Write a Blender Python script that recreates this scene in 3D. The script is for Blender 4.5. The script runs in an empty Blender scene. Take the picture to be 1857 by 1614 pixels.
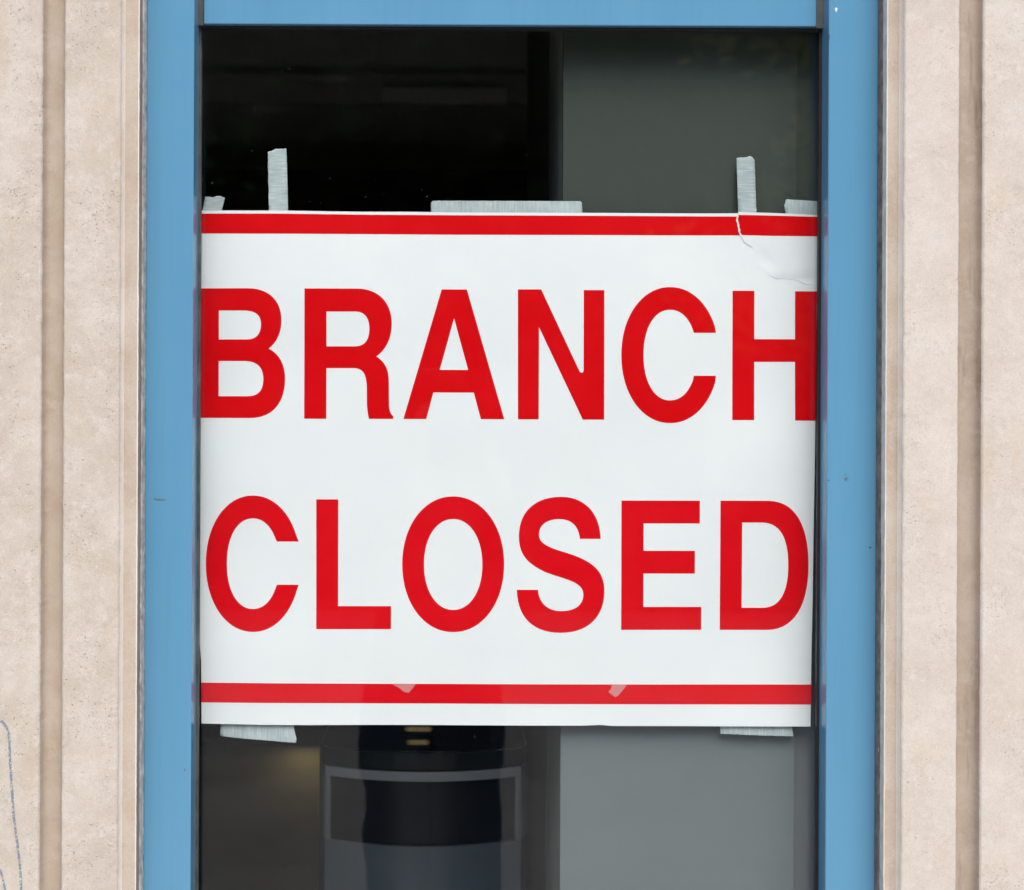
import bpy, bmesh, math, random
from mathutils import Vector, Matrix, noise as mn
from mathutils.geometry import tessellate_polygon
R = math.radians
random.seed(7)
SC = bpy.context.scene
COL = SC.collection

# ------------------------------------------------------------------ camera, world, sun, exposure
F = 2857.0                      # focal length in photo pixels
PX0, PY0 = 822.0, 807.0         # foot of the perpendicular in the photo
ROLL = R(0.25)
CAM = Vector((-0.0746, -2.0, 1.60))
cd = bpy.data.cameras.new('camera'); cam = bpy.data.objects.new('camera', cd); COL.objects.link(cam)
cam.location = CAM
cam.rotation_euler = (R(90), 0, 0)
cam.rotation_euler = (Matrix.Rotation(R(90), 3, 'X') @ Matrix.Rotation(ROLL, 3, 'Z')).to_euler()
cd.sensor_fit = 'HORIZONTAL'; cd.sensor_width = 36.0
cd.lens = 36.0 * F / 1857.0
cd.shift_x = (928.5 - PX0) / 1857.0
cd.clip_start = 0.01; cd.clip_end = 500
SC.camera = cam
cd.dof.use_dof = True; cd.dof.focus_distance = 1.99; cd.dof.aperture_fstop = 5.6

SUN_EL, SUN_AZ = R(60), R(172)  # azimuth measured clockwise from +Y: in front of the facade, to the right
w = bpy.data.worlds.new('World'); SC.world = w; w.use_nodes = True
nt = w.node_tree; bg = nt.nodes['Background']
sky = nt.nodes.new('ShaderNodeTexSky'); sky.sky_type = 'NISHITA'; sky.sun_disc = False
sky.sun_elevation = SUN_EL; sky.sun_rotation = SUN_AZ
sky.air_density = 1.0; sky.dust_density = 4.0; sky.ozone_density = 0.6
nt.links.new(sky.outputs[0], bg.inputs[0]); bg.inputs[1].default_value = 0.10
sd = bpy.data.lights.new('sun', 'SUN'); sd.energy = 1.3; sd.angle = R(42); sd.color = (1.0, 0.97, 0.93)
sun = bpy.data.objects.new('sun', sd); COL.objects.link(sun)
sdir = Vector((math.sin(SUN_AZ) * math.cos(SUN_EL), math.cos(SUN_AZ) * math.cos(SUN_EL), math.sin(SUN_EL)))
sun.rotation_euler = sdir.to_track_quat('Z', 'Y').to_euler(); sun.location = (3, -8, 9)
vs = SC.view_settings
vs.view_transform = 'Standard'; vs.look = 'None'; vs.gamma = 1.0; vs.use_curve_mapping = False
vs.exposure = 1.22
SC.render.engine = 'CYCLES'
SC.cycles.use_denoising = True
SC.cycles.max_bounces = 6; SC.cycles.diffuse_bounces = 3; SC.cycles.glossy_bounces = 3; SC.cycles.transparent_max_bounces = 12
SC.cycles.caustics_reflective = False; SC.cycles.caustics_refractive = False

# ------------------------------------------------------------------ helpers
def W(px, py, y):
    """photo pixel -> point of the place on the plane at depth y"""
    u, v = px - PX0, PY0 - py
    c, s = math.cos(ROLL), math.sin(ROLL)
    ur, vr = u * c - v * s * 1.0, u * s + v * c
    k = (y - CAM.y) / F
    return Vector((CAM.x + ur * k, y, CAM.z + vr * k))
def X(px, y): return W(px, PY0, y).x
def Z(py, y): return W(PX0, py, y).z

def mesh_obj(name, verts, faces, mat, parent=None, smooth=False):
    me = bpy.data.meshes.new(name); me.from_pydata([tuple(v) for v in verts], [], faces); me.update()
    sharp = name in ('base', 'panel', 'side_frame', 'upper_band', 'trim', 'cap', 'top_plate'); smooth = smooth or sharp
    if mat: me.materials.append(mat)
    if smooth:
        me.polygons.foreach_set('use_smooth', [True] * len(me.polygons))
    if sharp: me.set_sharp_from_angle(angle=R(35))
    o = bpy.data.objects.new(name, me); COL.objects.link(o)
    if parent: o.parent = parent
    return o
def bm_obj(name, bm, mat, parent=None, smooth=False):
    me = bpy.data.meshes.new(name); bm.to_mesh(me); bm.free()
    if mat: me.materials.append(mat)
    if smooth: me.polygons.foreach_set('use_smooth', [True] * len(me.polygons))
    o = bpy.data.objects.new(name, me); COL.objects.link(o)
    if parent: o.parent = parent
    return o
def bm_box(bm, x0, x1, y0, y1, z0, z1, bev=0.0, seg=2):
    r = bmesh.ops.create_cube(bm, size=1.0)
    vsl = r['verts']
    for v in vsl:
        v.co = Vector((x0 + (v.co.x + .5) * (x1 - x0), y0 + (v.co.y + .5) * (y1 - y0), z0 + (v.co.z + .5) * (z1 - z0)))
    if bev > 0:
        es = list({e for v in vsl for e in v.link_edges})
        bmesh.ops.bevel(bm, geom=es, offset=bev, segments=seg, affect='EDGES', profile=0.5)
def box(name, x0, x1, y0, y1, z0, z1, mat, parent=None, bev=0.0, seg=2):
    bm = bmesh.new(); bm_box(bm, x0, x1, y0, y1, z0, z1, bev, seg)
    return bm_obj(name, bm, mat, parent, smooth=False)
def tag(o, label=None, cat=None, group=None, kind=None):
    if label: o['label'] = label
    if cat: o['category'] = cat
    if group: o['group'] = group
    if kind: o['kind'] = kind
    return o
def empty(name, loc, label=None, cat=None, group=None):
    o = bpy.data.objects.new(name, None); COL.objects.link(o); o.location = loc; o.empty_display_size = 0.1
    return tag(o, label, cat, group)
def adopt(o, parent):
    """parent while keeping the mesh where it is (meshes are written in world coordinates)"""
    o.parent = parent; o.matrix_parent_inverse = Matrix.Translation(-Vector(parent.location))
    return o
def lathe(name, prof, mat, center, parent=None, n=24, axis='Z', smooth=True):
    vs_, fs = [], []
    for r, h in prof:
        for i in range(n):
            a = 2 * math.pi * i / n
            p = (r * math.cos(a), r * math.sin(a), h)
            if axis == 'Y': p = (p[0], p[2], p[1])
            vs_.append(Vector(p) + Vector(center))
    for j in range(len(prof) - 1):
        for i in range(n):
            k = (i + 1) % n
            fs.append((j * n + i, j * n + k, (j + 1) * n + k, (j + 1) * n + i))
    fs.append(tuple(range(n))[::-1]); fs.append(tuple((len(prof) - 1) * n + i for i in range(n)))
    return mesh_obj(name, vs_, fs, mat, parent, smooth)

# ------------------------------------------------------------------ materials
def new_mat(name):
    m = bpy.data.materials.new(name); m.use_nodes = True
    n = m.node_tree.nodes; return m, n, m.node_tree.links, n['Principled BSDF']
def N(nodes, t, **kw):
    n = nodes.new(t)
    for k, v in kw.items(): setattr(n, k, v)
    return n
def pos_map(n, l, scale=(1, 1, 1)):
    g = N(n, 'ShaderNodeNewGeometry'); m = N(n, 'ShaderNodeMapping'); m.inputs['Scale'].default_value = scale
    l.new(g.outputs['Position'], m.inputs[0]); return m.outputs[0]
def noise_tex(n, l, vec, scale, detail=4, rough=0.55):
    t = N(n, 'ShaderNodeTexNoise'); t.inputs['Scale'].default_value = scale
    t.inputs['Detail'].default_value = detail; t.inputs['Roughness'].default_value = rough
    l.new(vec, t.inputs['Vector']); return t.outputs['Fac']
def ramp(n, l, fac, stops, interp='LINEAR'):
    r = N(n, 'ShaderNodeValToRGB'); cr = r.color_ramp; cr.interpolation = interp
    cr.elements[0].position, cr.elements[0].color = stops[0][0], (*stops[0][1], 1)
    cr.elements[1].position, cr.elements[1].color = stops[-1][0], (*stops[-1][1], 1)
    for p, c in stops[1:-1]:
        e = cr.elements.new(p); e.color = (*c, 1)
    l.new(fac, r.inputs[0]); return r.outputs[0]
def mix(n, l, fac, a, b, mode='MIX'):
    m = N(n, 'ShaderNodeMix', data_type='RGBA', blend_type=mode)
    for s, v in ((0, fac), (6, a), (7, b)):
        if hasattr(v, 'links'): l.new(v, m.inputs[s])
        else: m.inputs[s].default_value = v if s == 0 else (*v, 1)
    return m.outputs[2]
def bump(n, l, h, strength, dist, normal=None):
    b = N(n, 'ShaderNodeBump'); b.inputs['Strength'].default_value = strength; b.inputs['Distance'].default_value = dist
    l.new(h, b.inputs['Height'])
    if normal: l.new(normal, b.inputs['Normal'])
    return b.outputs[0]
def simple(name, col, rough=0.6, var=0.0, vscale=8.0, metal=0.0, spec=0.5, bmp=0.0, bscale=200):
    m, n, l, p = new_mat(name)
    p.inputs['Roughness'].default_value = rough; p.inputs['Metallic'].default_value = metal
    p.inputs['Specular IOR Level'].default_value = spec
    p.inputs['Base Color'].default_value = (*col, 1)
    v = pos_map(n, l)
    if var:
        f = noise_tex(n, l, v, vscale, 5)
        c = ramp(n, l, f, [(0.3, tuple(max(0, x * (1 - var)) for x in col)), (0.7, tuple(min(1, x * (1 + var)) for x in col))])
        l.new(c, p.inputs['Base Color'])
    if bmp:
        l.new(bump(n, l, noise_tex(n, l, v, bscale, 3), bmp, 0.001), p.inputs['Normal'])
    return m

def stone_mat(name, light, mid, tan, pits, bmpk, streak=0.0):
    m, n, l, p = new_mat(name)
    p.inputs['Roughness'].default_value = 0.92; p.inputs['Specular IOR Level'].default_value = 0.25
    v = pos_map(n, l)
    vv = pos_map(n, l, (1, 1, 0.35))
    blot = noise_tex(n, l, v, 16, 6, 0.62)
    c = ramp(n, l, blot, [(0.30, tan), (0.48, mid), (0.66, light)])
    # pale crusty patches
    pale = ramp(n, l, noise_tex(n, l, v, 45, 5, 0.7), [(0.52, (0, 0, 0)), (0.68, (1, 1, 1))])
    c = mix(n, l, pale, c, light)
    # warm ochre clouds
    och = ramp(n, l, noise_tex(n, l, vv, 26, 4, 0.55), [(0.55, (0, 0, 0)), (0.75, (.55, .55, .55))])
    c = mix(n, l, och, c, tuple(a * b for a, b in zip(mid, (0.97, 0.89, 0.78))))
    # fine grain
    grain = noise_tex(n, l, v, 700, 4, 0.8)
    g = ramp(n, l, grain, [(0.30, (.58, .57, .56)), (0.45, (.95, .95, .95)), (0.57, (1.02, 1.02, 1.02)), (0.72, (1.22, 1.22, 1.22))])
    c = mix(n, l, 0.35 + .5 * pits, c, g, 'MULTIPLY')
    # open pits of unequal size, in clusters
    clus = ramp(n, l, noise_tex(n, l, v, 17, 4, 0.65), [(0.40, (.22, .22, .22)), (0.60, (1, 1, 1))])
    vo = N(n, 'ShaderNodeTexVoronoi'); vo.inputs['Scale'].default_value = 400
    wob = N(n, 'ShaderNodeTexNoise'); wob.inputs['Scale'].default_value = 500; l.new(v, wob.inputs['Vector'])
    wm = N(n, 'ShaderNodeVectorMath', operation='MULTIPLY_ADD'); l.new(wob.outputs['Color'], wm.inputs[0]); wm.inputs[1].default_value = (.004, .004, .004); l.new(pos_map(n, l, (1, 1, 1.15)), wm.inputs[2])
    l.new(wm.outputs[0], vo.inputs['Vector'])
    sep = N(n, 'ShaderNodeSeparateColor'); l.new(vo.outputs['Color'], sep.inputs[0])
    siz = N(n, 'ShaderNodeMapRange'); l.new(sep.outputs[0], siz.inputs[0]); siz.inputs[1].default_value = .42; siz.inputs[2].default_value = 1.0
    siz.inputs[3].default_value = 0.0; siz.inputs[4].default_value = .40
    sm2 = N(n, 'ShaderNodeMath', operation='MULTIPLY'); l.new(siz.outputs[0], sm2.inputs[0]); l.new(clus, sm2.inputs[1])
    df = N(n, 'ShaderNodeMath', operation='SUBTRACT'); l.new(sm2.outputs[0], df.inputs[0]); l.new(vo.outputs['Distance'], df.inputs[1])
    mm = N(n, 'ShaderNodeMapRange'); l.new(df.outputs[0], mm.inputs[0]); mm.inputs[1].default_value = -.02; mm.inputs[2].default_value = .12
    m2 = N(n, 'ShaderNodeMath', operation='MULTIPLY'); l.new(mm.outputs[0], m2.inputs[0]); m2.inputs[1].default_value = pits
    c = mix(n, l, m2.outputs[0], c, (.17, .155, .15))
    # pale crystalline flecks
    vo2 = N(n, 'ShaderNodeTexVoronoi'); vo2.inputs['Scale'].default_value = 210; l.new(wm.outputs[0], vo2.inputs['Vector'])
    sep2 = N(n, 'ShaderNodeSeparateColor'); l.new(vo2.outputs['Color'], sep2.inputs[0])
    sz2 = N(n, 'ShaderNodeMapRange'); l.new(sep2.outputs[1], sz2.inputs[0]); sz2.inputs[1].default_value = .84; sz2.inputs[2].default_value = 1.0; sz2.inputs[3].default_value = 0; sz2.inputs[4].default_value = .27
    df2 = N(n, 'ShaderNodeMath', operation='SUBTRACT'); l.new(sz2.outputs[0], df2.inputs[0]); l.new(vo2.outputs['Distance'], df2.inputs[1])
    fk = N(n, 'ShaderNodeMapRange'); l.new(df2.outputs[0], fk.inputs[0]); fk.inputs[1].default_value = 0; fk.inputs[2].default_value = .1; fk.inputs[4].default_value = min(1, pits + .1)
    c = mix(n, l, fk.outputs[0], c, tuple(min(.8, x * 1.22) for x in light))
    # greyish grime drifting over clusters
    gr = ramp(n, l, noise_tex(n, l, v, 75, 6, 0.8), [(0.52, (0, 0, 0)), (0.66, (.6, .6, .6))])
    g2 = N(n, 'ShaderNodeMath', operation='MULTIPLY'); l.new(gr, g2.inputs[0]); l.new(clus, g2.inputs[1])
    g3 = N(n, 'ShaderNodeMath', operation='MULTIPLY'); l.new(g2.outputs[0], g3.inputs[0]); g3.inputs[1].default_value = .35 + .6 * pits
    c = mix(n, l, g3.outputs[0], c, tuple(x * y for x, y in zip(mid, (.66, .66, .69))))
    if streak:
        st = ramp(n, l, noise_tex(n, l, pos_map(n, l, (70, 70, 9)), 1.0, 4, 0.6), [(0.56, (0, 0, 0)), (0.70, (1, 1, 1))])
        s2 = N(n, 'ShaderNodeMath', operation='MULTIPLY'); l.new(st, s2.inputs[0]); s2.inputs[1].default_value = streak
        c = mix(n, l, s2.outputs[0], c, (.22, .17, .13))
    l.new(c, p.inputs['Base Color'])
    b1 = bump(n, l, grain, 0.55 * bmpk, 0.0009)
    inv = N(n, 'ShaderNodeMath', operation='SUBTRACT'); inv.inputs[0].default_value = 1.0; l.new(mm.outputs[0], inv.inputs[1])
    b2 = bump(n, l, inv.outputs[0], 0.8 * bmpk, 0.0012, b1)
    l.new(b2, p.inputs['Normal'])
    return m
LIGHT, MID, TAN = (.620, .575, .520), (.555, .500, .438), (.505, .440, .370)
M_ROUGH = stone_mat('rough_stone', LIGHT, MID, (.525, .462, .395), 0.55, 0.9)
M_ROUGH2 = stone_mat('rough_pale_stone', (.640, .595, .545), (.600, .550, .496), (.575, .52, .460), 0.42, 0.8)
M_SMOOTH = stone_mat('smooth_stone', (.500, .432, .365), (.460, .388, .318), (.425, .345, .27), 0.12, 0.3)
M_SMOOTH2 = stone_mat('smooth_stained_stone', (.470, .405, .345), (.425, .357, .295), (.385, .315, .25), 0.2, 0.35, streak=0.6)
M_ARRIS = stone_mat('painted_lit_arris', (.86, .82, .75), (.82, .76, .68), (.76, .69, .60), 0.1, 0.2)  # paler colour paints in the light caught by the step edges
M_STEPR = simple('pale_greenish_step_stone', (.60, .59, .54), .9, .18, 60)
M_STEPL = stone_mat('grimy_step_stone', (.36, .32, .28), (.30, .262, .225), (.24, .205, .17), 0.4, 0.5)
M_MOULD = stone_mat('moulding_stone', (.540, .480, .415), (.500, .430, .362), (.455, .38, .305), 0.35, 0.4, streak=0.15)

def paint_mat():
    m, n, l, p = new_mat('blue_paint')
    v = pos_map(n, l)
    c = ramp(n, l, noise_tex(n, l, pos_map(n, l, (1, 1, .25)), 9, 3), [(0.3, (.100, .283, .458)), (0.7, (.114, .306, .486))])
    sm = ramp(n, l, noise_tex(n, l, pos_map(n, l, (130, 130, 5)), 1.0, 5, .65), [(0.50, (0, 0, 0)), (0.72, (.17, .17, .17))])
    c = mix(n, l, sm, c, (.085, .225, .36))
    sp = ramp(n, l, noise_tex(n, l, v, 240, 3, .6), [(0.72, (0, 0, 0)), (0.78, (.45, .45, .45))])
    c = mix(n, l, sp, c, (.10, .19, .26))
    l.new(c, p.inputs['Base Color'])
    r = ramp(n, l, noise_tex(n, l, v, 30, 4), [(0.3, (.15, .15, .15)), (0.7, (.26, .26, .26))])
    l.new(r, p.inputs['Roughness']); p.inputs['Specular IOR Level'].default_value = 0.5
    l.new(bump(n, l, noise_tex(n, l, v, 900, 2), 0.06, 0.0004), p.inputs['Normal'])
    return m
M_BLUE = paint_mat()
M_RAIL = M_BLUE
M_GASKET = simple('black_rubber', (.012, .012, .013), 0.55, 0.3, 60)
M_GREYGASKET = simple('dusty_grey_rubber', (.075, .078, .072), 0.7, 0.45, 30)
M_SEAL = simple('old_grey_sealant', (.15, .132, .115), 0.85, 0.45, 70, bmp=0.6, bscale=400)
M_SEALW = simple('pale_sealant_edge', (.42, .40, .37), 0.8, 0.35, 90, bmp=0.4, bscale=400)

def glass_mat():
    m = bpy.data.materials.new('window_glass'); m.use_nodes = True
    n, l = m.node_tree.nodes, m.node_tree.links; n.clear()
    out = N(n, 'ShaderNodeOutputMaterial'); mx = N(n, 'ShaderNodeMixShader')
    tr = N(n, 'ShaderNodeBsdfTransparent'); tr.inputs[0].default_value = (.988, .996, .994, 1)
    gl = N(n, 'ShaderNodeBsdfGlossy'); gl.inputs['Roughness'].default_value = 0.004
    g = N(n, 'ShaderNodeNewGeometry'); d = N(n, 'ShaderNodeVectorMath', operation='DOT_PRODUCT')
    l.new(g.outputs['Incoming'], d.inputs[0]); l.new(g.outputs['Normal'], d.inputs[1])
    ab = N(n, 'ShaderNodeMath', operation='ABSOLUTE'); l.new(d.outputs['Value'], ab.inputs[0])
    om = N(n, 'ShaderNodeMath', operation='SUBTRACT'); om.inputs[0].default_value = 1.0; l.new(ab.outputs[0], om.inputs[1])
    pw = N(n, 'ShaderNodeMath', operation='POWER'); l.new(om.outputs[0], pw.inputs[0]); pw.inputs[1].default_value = 5
    ma = N(n, 'ShaderNodeMath', operation='MULTIPLY_ADD'); l.new(pw.outputs[0], ma.inputs[0]); ma.inputs[1].default_value = .96; ma.inputs[2].default_value = .04
    l.new(ma.outputs[0], mx.inputs[0]); l.new(tr.outputs[0], mx.inputs[1]); l.new(gl.outputs[0], mx.inputs[2])
    l.new(mx.outputs[0], out.inputs[0]); return m
M_GLASS = glass_mat()

def paper_mat():
    m, n, l, p = new_mat('white_paper')
    v = pos_map(n, l)
    c = ramp(n, l, noise_tex(n, l, v, 7, 4), [(0.3, (.808, .866, .884)), (0.7, (.838, .890, .904))])
    l.new(c, p.inputs['Base Color']); p.inputs['Roughness'].default_value = 0.55
    p.inputs['Specular IOR Level'].default_value = 0.3
    l.new(bump(n, l, noise_tex(n, l, v, 60, 4), 0.16, 0.0006), p.inputs['Normal'])
    return m
M_PAPER = paper_mat()
def ink_mat(name, a, b):
    m, n, l, p = new_mat(name)
    v = pos_map(n, l)
    c = ramp(n, l, noise_tex(n, l, v, 22, 4, .6), [(0.35, a), (0.72, b)])
    l.new(c, p.inputs['Base Color']); p.inputs['Roughness'].default_value = 0.5
    p.inputs['Specular IOR Level'].default_value = 0.08
    return m
M_INK = ink_mat('red_ink', (.660, .0008, .0040), (.690, .0030, .0070))
M_INK2 = ink_mat('red_ink_slightly_faded', (.690, .0025, .0090), (.725, .0055, .0120))
M_TORN = simple('torn_paper_core', (.80, .80, .78), 0.9, 0.15, 300)

def tape_mat(name, along):
    m, n, l, p = new_mat(name)
    sc = (40, 1, 560) if along == 'V' else (560, 1, 40)
    f = noise_tex(n, l, pos_map(n, l, sc), 1.0, 3, .6)
    f2 = noise_tex(n, l, pos_map(n, l, (1, 1, 1)), 40, 3)
    c = ramp(n, l, f, [(0.30, (.35, .44, .46)), (0.46, (.44, .53, .545)), (0.56, (.48, .57, .58)), (0.68, (.64, .70, .70))])
    c2 = ramp(n, l, f2, [(0.3, (.86, .87, .88)), (0.7, (1.06, 1.06, 1.06))])
    l.new(mix(n, l, 1.0, c, c2, 'MULTIPLY'), p.inputs['Base Color'])
    p.inputs['Roughness'].default_value = 0.5
    l.new(bump(n, l, f, 0.5, 0.0006), p.inputs['Normal'])
    return m
M_TAPEV, M_TAPEH = tape_mat('cloth_tape_vertical', 'V'), tape_mat('cloth_tape_horizontal', 'H')

def clear_tape_mat():
    m = bpy.data.materials.new('clear_tape'); m.use_nodes = True
    n, l = m.node_tree.nodes, m.node_tree.links; p = n['Principled BSDF']
    p.inputs['Base Color'].default_value = (.86, .83, .83, 1); p.inputs['Roughness'].default_value = 0.35
    p.inputs['Alpha'].default_value = 0.30
    return m
M_CLEAR = clear_tape_mat()

# ------------------------------------------------------------------ depth planes (metres, +y into the building)
Y_STONE, Y_BAND, Y_SEAL, Y_FRAME, Y_RAIL, Y_GASK = -.092, -.079, -.062, -.045, -.020, -.009
Y_PAPER = .0095
SXL0, SXL1 = X(263, Y_FRAME), X(349, Y_FRAME)
SXR0, SXR1 = X(1500, Y_FRAME), X(1590, Y_FRAME)
Z_RAIL = Z(45.5, Y_RAIL); Z_TOP = Z_RAIL + .115
Z_BOT0, Z_BOT1 = .10, .24

# ------------------------------------------------------------------ large structure: ground, road
M_PAVE = simple('concrete_paving', (.30, .29, .275), .9, .18, 3, bmp=.4, bscale=120)
M_ASPH = simple('worn_asphalt', (.225, .228, .228), .9, .22, 2.5, bmp=.5, bscale=150)
M_KERB = simple('granite_kerb', (.33, .32, .31), .85, .2, 12)
M_SOIL = simple('dark_soil_verge', (.05, .06, .028), .95, .35, 3)
M_LINE = simple('white_road_paint', (.62, .62, .60), .8, .15, 12)
g = box('ground', -120, 120, -160, 60, -.6, -.16, M_SOIL); tag(g, kind='structure')
road = box('road', -60, 60, -10.6, -2.95, -.15, -.128, M_ASPH); tag(road, kind='structure')
pave = box('pavement', -60, 60, -2.80, -.02, -.16, 0, M_PAVE); tag(pave, kind='structure')
kerb = box('kerb', -60, 60, -2.949, -2.802, -.16, -.004, M_KERB, bev=.012); tag(kerb, kind='structure')
pave2 = box('pavement', -60, 60, -13.2, -10.76, -.16, 0, M_PAVE); tag(pave2, kind='structure')
kerb2 = box('kerb', -60, 60, -10.759, -10.602, -.16, -.004, M_KERB, bev=.012); tag(kerb2, kind='structure')
verge = box('verge', -60, 60, -40, -13.202, -.16, .03, M_SOIL); tag(verge, kind='structure')

# ------------------------------------------------------------------ the stone facade with its flutes
def rag(z, k, amp):
    return amp * (mn.noise(Vector((z * 55, k * 7.3, 0))) + .6 * mn.noise(Vector((z * 210, k * 3.1, 5))))
def zlist(z0, z1, vis0=.93, vis1=2.27, fine=.0022, coarse=.12):
    out = []; z = z0
    while z < z1 - 1e-6:
        out.append(z); z += fine if vis0 <= z < vis1 else min(coarse, max(fine, (vis0 - z) if z < vis0 else coarse))
    out.append(z1); return out
ZW = zlist(-.02, Z_TOP - .002 if False else 2.55)
def rough_h(x, z):
    p = Vector((x * 1.0, 0, z))
    a = mn.noise(p * 45) * .00010 + mn.noise(p * 130) * .00018
    s = mn.noise(p * 8) * .0005
    return a + s
def strip(name, cols, mat, parent, disp=0.0, smooth=True):
    """cols: list of functions z -> (x, y, k) giving one vertical line each; k scales the rough relief"""
    vs_, fs = [], []
    nz = len(ZW)
    for z in ZW:
        for f in cols:
            x, y, k = f(z)
            if k: y += k * disp * rough_h(x, z)
            vs_.append((x, y, z))
    m_ = len(cols)
    for j in range(nz - 1):
        for i in range(m_ - 1):
            a = j * m_ + i
            fs.append((a, a + 1, a + m_ + 1, a + m_))
    return adopt(mesh_obj(name, vs_, fs, mat, None, smooth), parent)
def face_cols(xa, xb, ka, kb, y, amp=.0006, step=.0023, rnd=.0022):
    """rough face between two ragged arrises, edges rounded back"""
    n_ = max(4, int(abs(xb - xa) / step)); sgn = 1 if xb > xa else -1
    cols = [lambda z: (xa + rag(z, ka, amp), y + rnd * 1.4, 0)]
    for i in range(n_ + 1):
        t = i / n_
        def f(z, t=t):
            a, b = xa + sgn * rnd * .6 + rag(z, ka, amp), xb - sgn * rnd * .6 + rag(z, kb, amp)
            return (a + (b - a) * t, y, 1)
        cols.append(f)
    cols.append(lambda z: (xb + rag(z, kb, amp), y + rnd * 1.4, 0))
    return cols
GD = .016                       # flute depth
def groove_cols(xa, xb, ka, kb, y, rnd=.0022, amp=.0006):
    prof = [(0, rnd * 1.4), (.03, .006), (.07, .0115), (.16, .0148), (.30, GD), (.5, GD + .0003), (.70, GD), (.84, .0148), (.93, .0115), (.97, .006), (1, rnd * 1.4)]
    cols = []
    for t, d in prof:
        def f(z, t=t, d=d):
            a, b = xa + rag(z, ka, amp), xb + rag(z, kb, amp)
            return (a + (b - a) * t, y + d + .0004 * mn.noise(Vector((t * 3, ka, z * 14))), 0)
        cols.append(f)
    return cols
def const(x, y, amp=0.0, k=0, yamp=0.0):
    return lambda z: (x + (rag(z, k, amp) if amp else 0), y + (rag(z, k + 50, yamp) if yamp else 0), 0)

def jamb(sign, px, label, mats):
    """px: photo columns from the outside to the door: rib edge, groove, groove, rib end, band start, band end, seal start, frame"""
    mr, mg, mm_ = mats
    t = empty('stone_jamb', (X(px[1], Y_STONE), Y_STONE, 0), label, 'stone jamb')
    base = 10 if sign < 0 else 30
    xs = [X(p, Y_STONE) for p in px[:3]]
    xo, g0, g1 = xs
    r_end = X(px[3], Y_STONE)
    pitch = abs(g0 - xo)
    # ribs and grooves from the visible one outwards
    strip('rib', face_cols(g1, r_end, base + 1, base + 2, Y_STONE), mr, t, 1.0)
    strip('groove', groove_cols(g0, g1, base + 0, base + 1, Y_STONE), mg, t)
    strip('rib', face_cols(xo, g0, base + 5, base + 0, Y_STONE), mr, t, 1.0)
    gw = abs(g1 - g0)
    x1 = xo - gw * (1 if sign < 0 else -1)
    strip('groove', groove_cols(x1, xo, base + 6, base + 5, Y_STONE), mg, t)
    x2 = x1 - pitch * (1 if sign < 0 else -1)
    strip('rib', face_cols(x2, x1, base + 7, base + 6, Y_STONE, step=.006), mr, t, 1.0)
    # moulding stepping in towards the frame
    xb0, xb1 = X(px[4], Y_BAND), X(px[5], Y_BAND)
    s = 1 if sign < 0 else -1
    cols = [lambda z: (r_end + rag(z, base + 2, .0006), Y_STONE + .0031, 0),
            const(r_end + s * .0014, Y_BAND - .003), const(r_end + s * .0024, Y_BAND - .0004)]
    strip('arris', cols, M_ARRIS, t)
    cols = [const(r_end + s * .0024, Y_BAND - .0004), const(r_end + s * .0036, Y_BAND)]
    for i in range(1, 9):
        tt = i / 9
        cols.append(const(r_end + s * .0036 + (xb1 - r_end - s * .0056) * tt, Y_BAND, 0, base + 8 + i, .00035))
    cols += [const(xb1 - s * .0010, Y_BAND, .0004, base + 20)]
    strip('moulding', cols, mm_, t)
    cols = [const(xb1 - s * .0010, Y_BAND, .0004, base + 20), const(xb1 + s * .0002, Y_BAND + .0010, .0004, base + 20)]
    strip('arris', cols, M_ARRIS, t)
    cols = [const(xb1 + s * .0002, Y_BAND + .0010, .0004, base + 20), const(xb1 + s * .0004, Y_SEAL - .002), const(xb1 + s * .0005, Y_SEAL + .006)]
    strip('moulding', cols, M_STEPL if sign < 0 else M_STEPR, t)
    # stone body behind the dressed face
    xf = (SXL0 - .0005) if sign < 0 else (SXR1 + .0005)
    lo, hi = sorted((x2, xf))
    core = box('stone_core', lo, hi, Y_SEAL + .004, .20, -.02, 2.55, mm_)
    adopt(core, t)
    return t, x2
JL, xl_end = jamb(-1, (-112, 74, 113.5, 217, 221, 249.5, 251, 263),
          'pitted beige fluted stone jamb left of the blue frame', (M_ROUGH, M_SMOOTH, M_MOULD))
JR, xr_end = jamb(1, (1966, 1780, 1738, 1636.5, 1632, 1606, 1603, 1590),
          'pale beige fluted stone jamb right of the blue frame, groove streaked brown', (M_ROUGH2, M_SMOOTH2, M_MOULD))
# plain masonry further along and above
fw = empty('stone_wall', (-3, Y_STONE, 0), 'plain beige stone wall beside and above the fluted jambs', 'wall')
adopt(box('wall_block', -9, xl_end - .003, Y_STONE + .006, .22, -.02, 2.55, M_ROUGH, bev=.004), fw)
adopt(box('wall_block', xr_end + .003, 9, Y_STONE + .006, .22, -.02, 2.55, M_ROUGH, bev=.004), fw)
adopt(box('lintel', -9, 9, Y_STONE - .001, .22, 2.553, 3.2, M_ROUGH, bev=.004), fw)
adopt(box('upper_wall', -9, 9, Y_STONE + .01, .22, 3.203, 6.5, M_ROUGH, bev=.004), fw)

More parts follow.
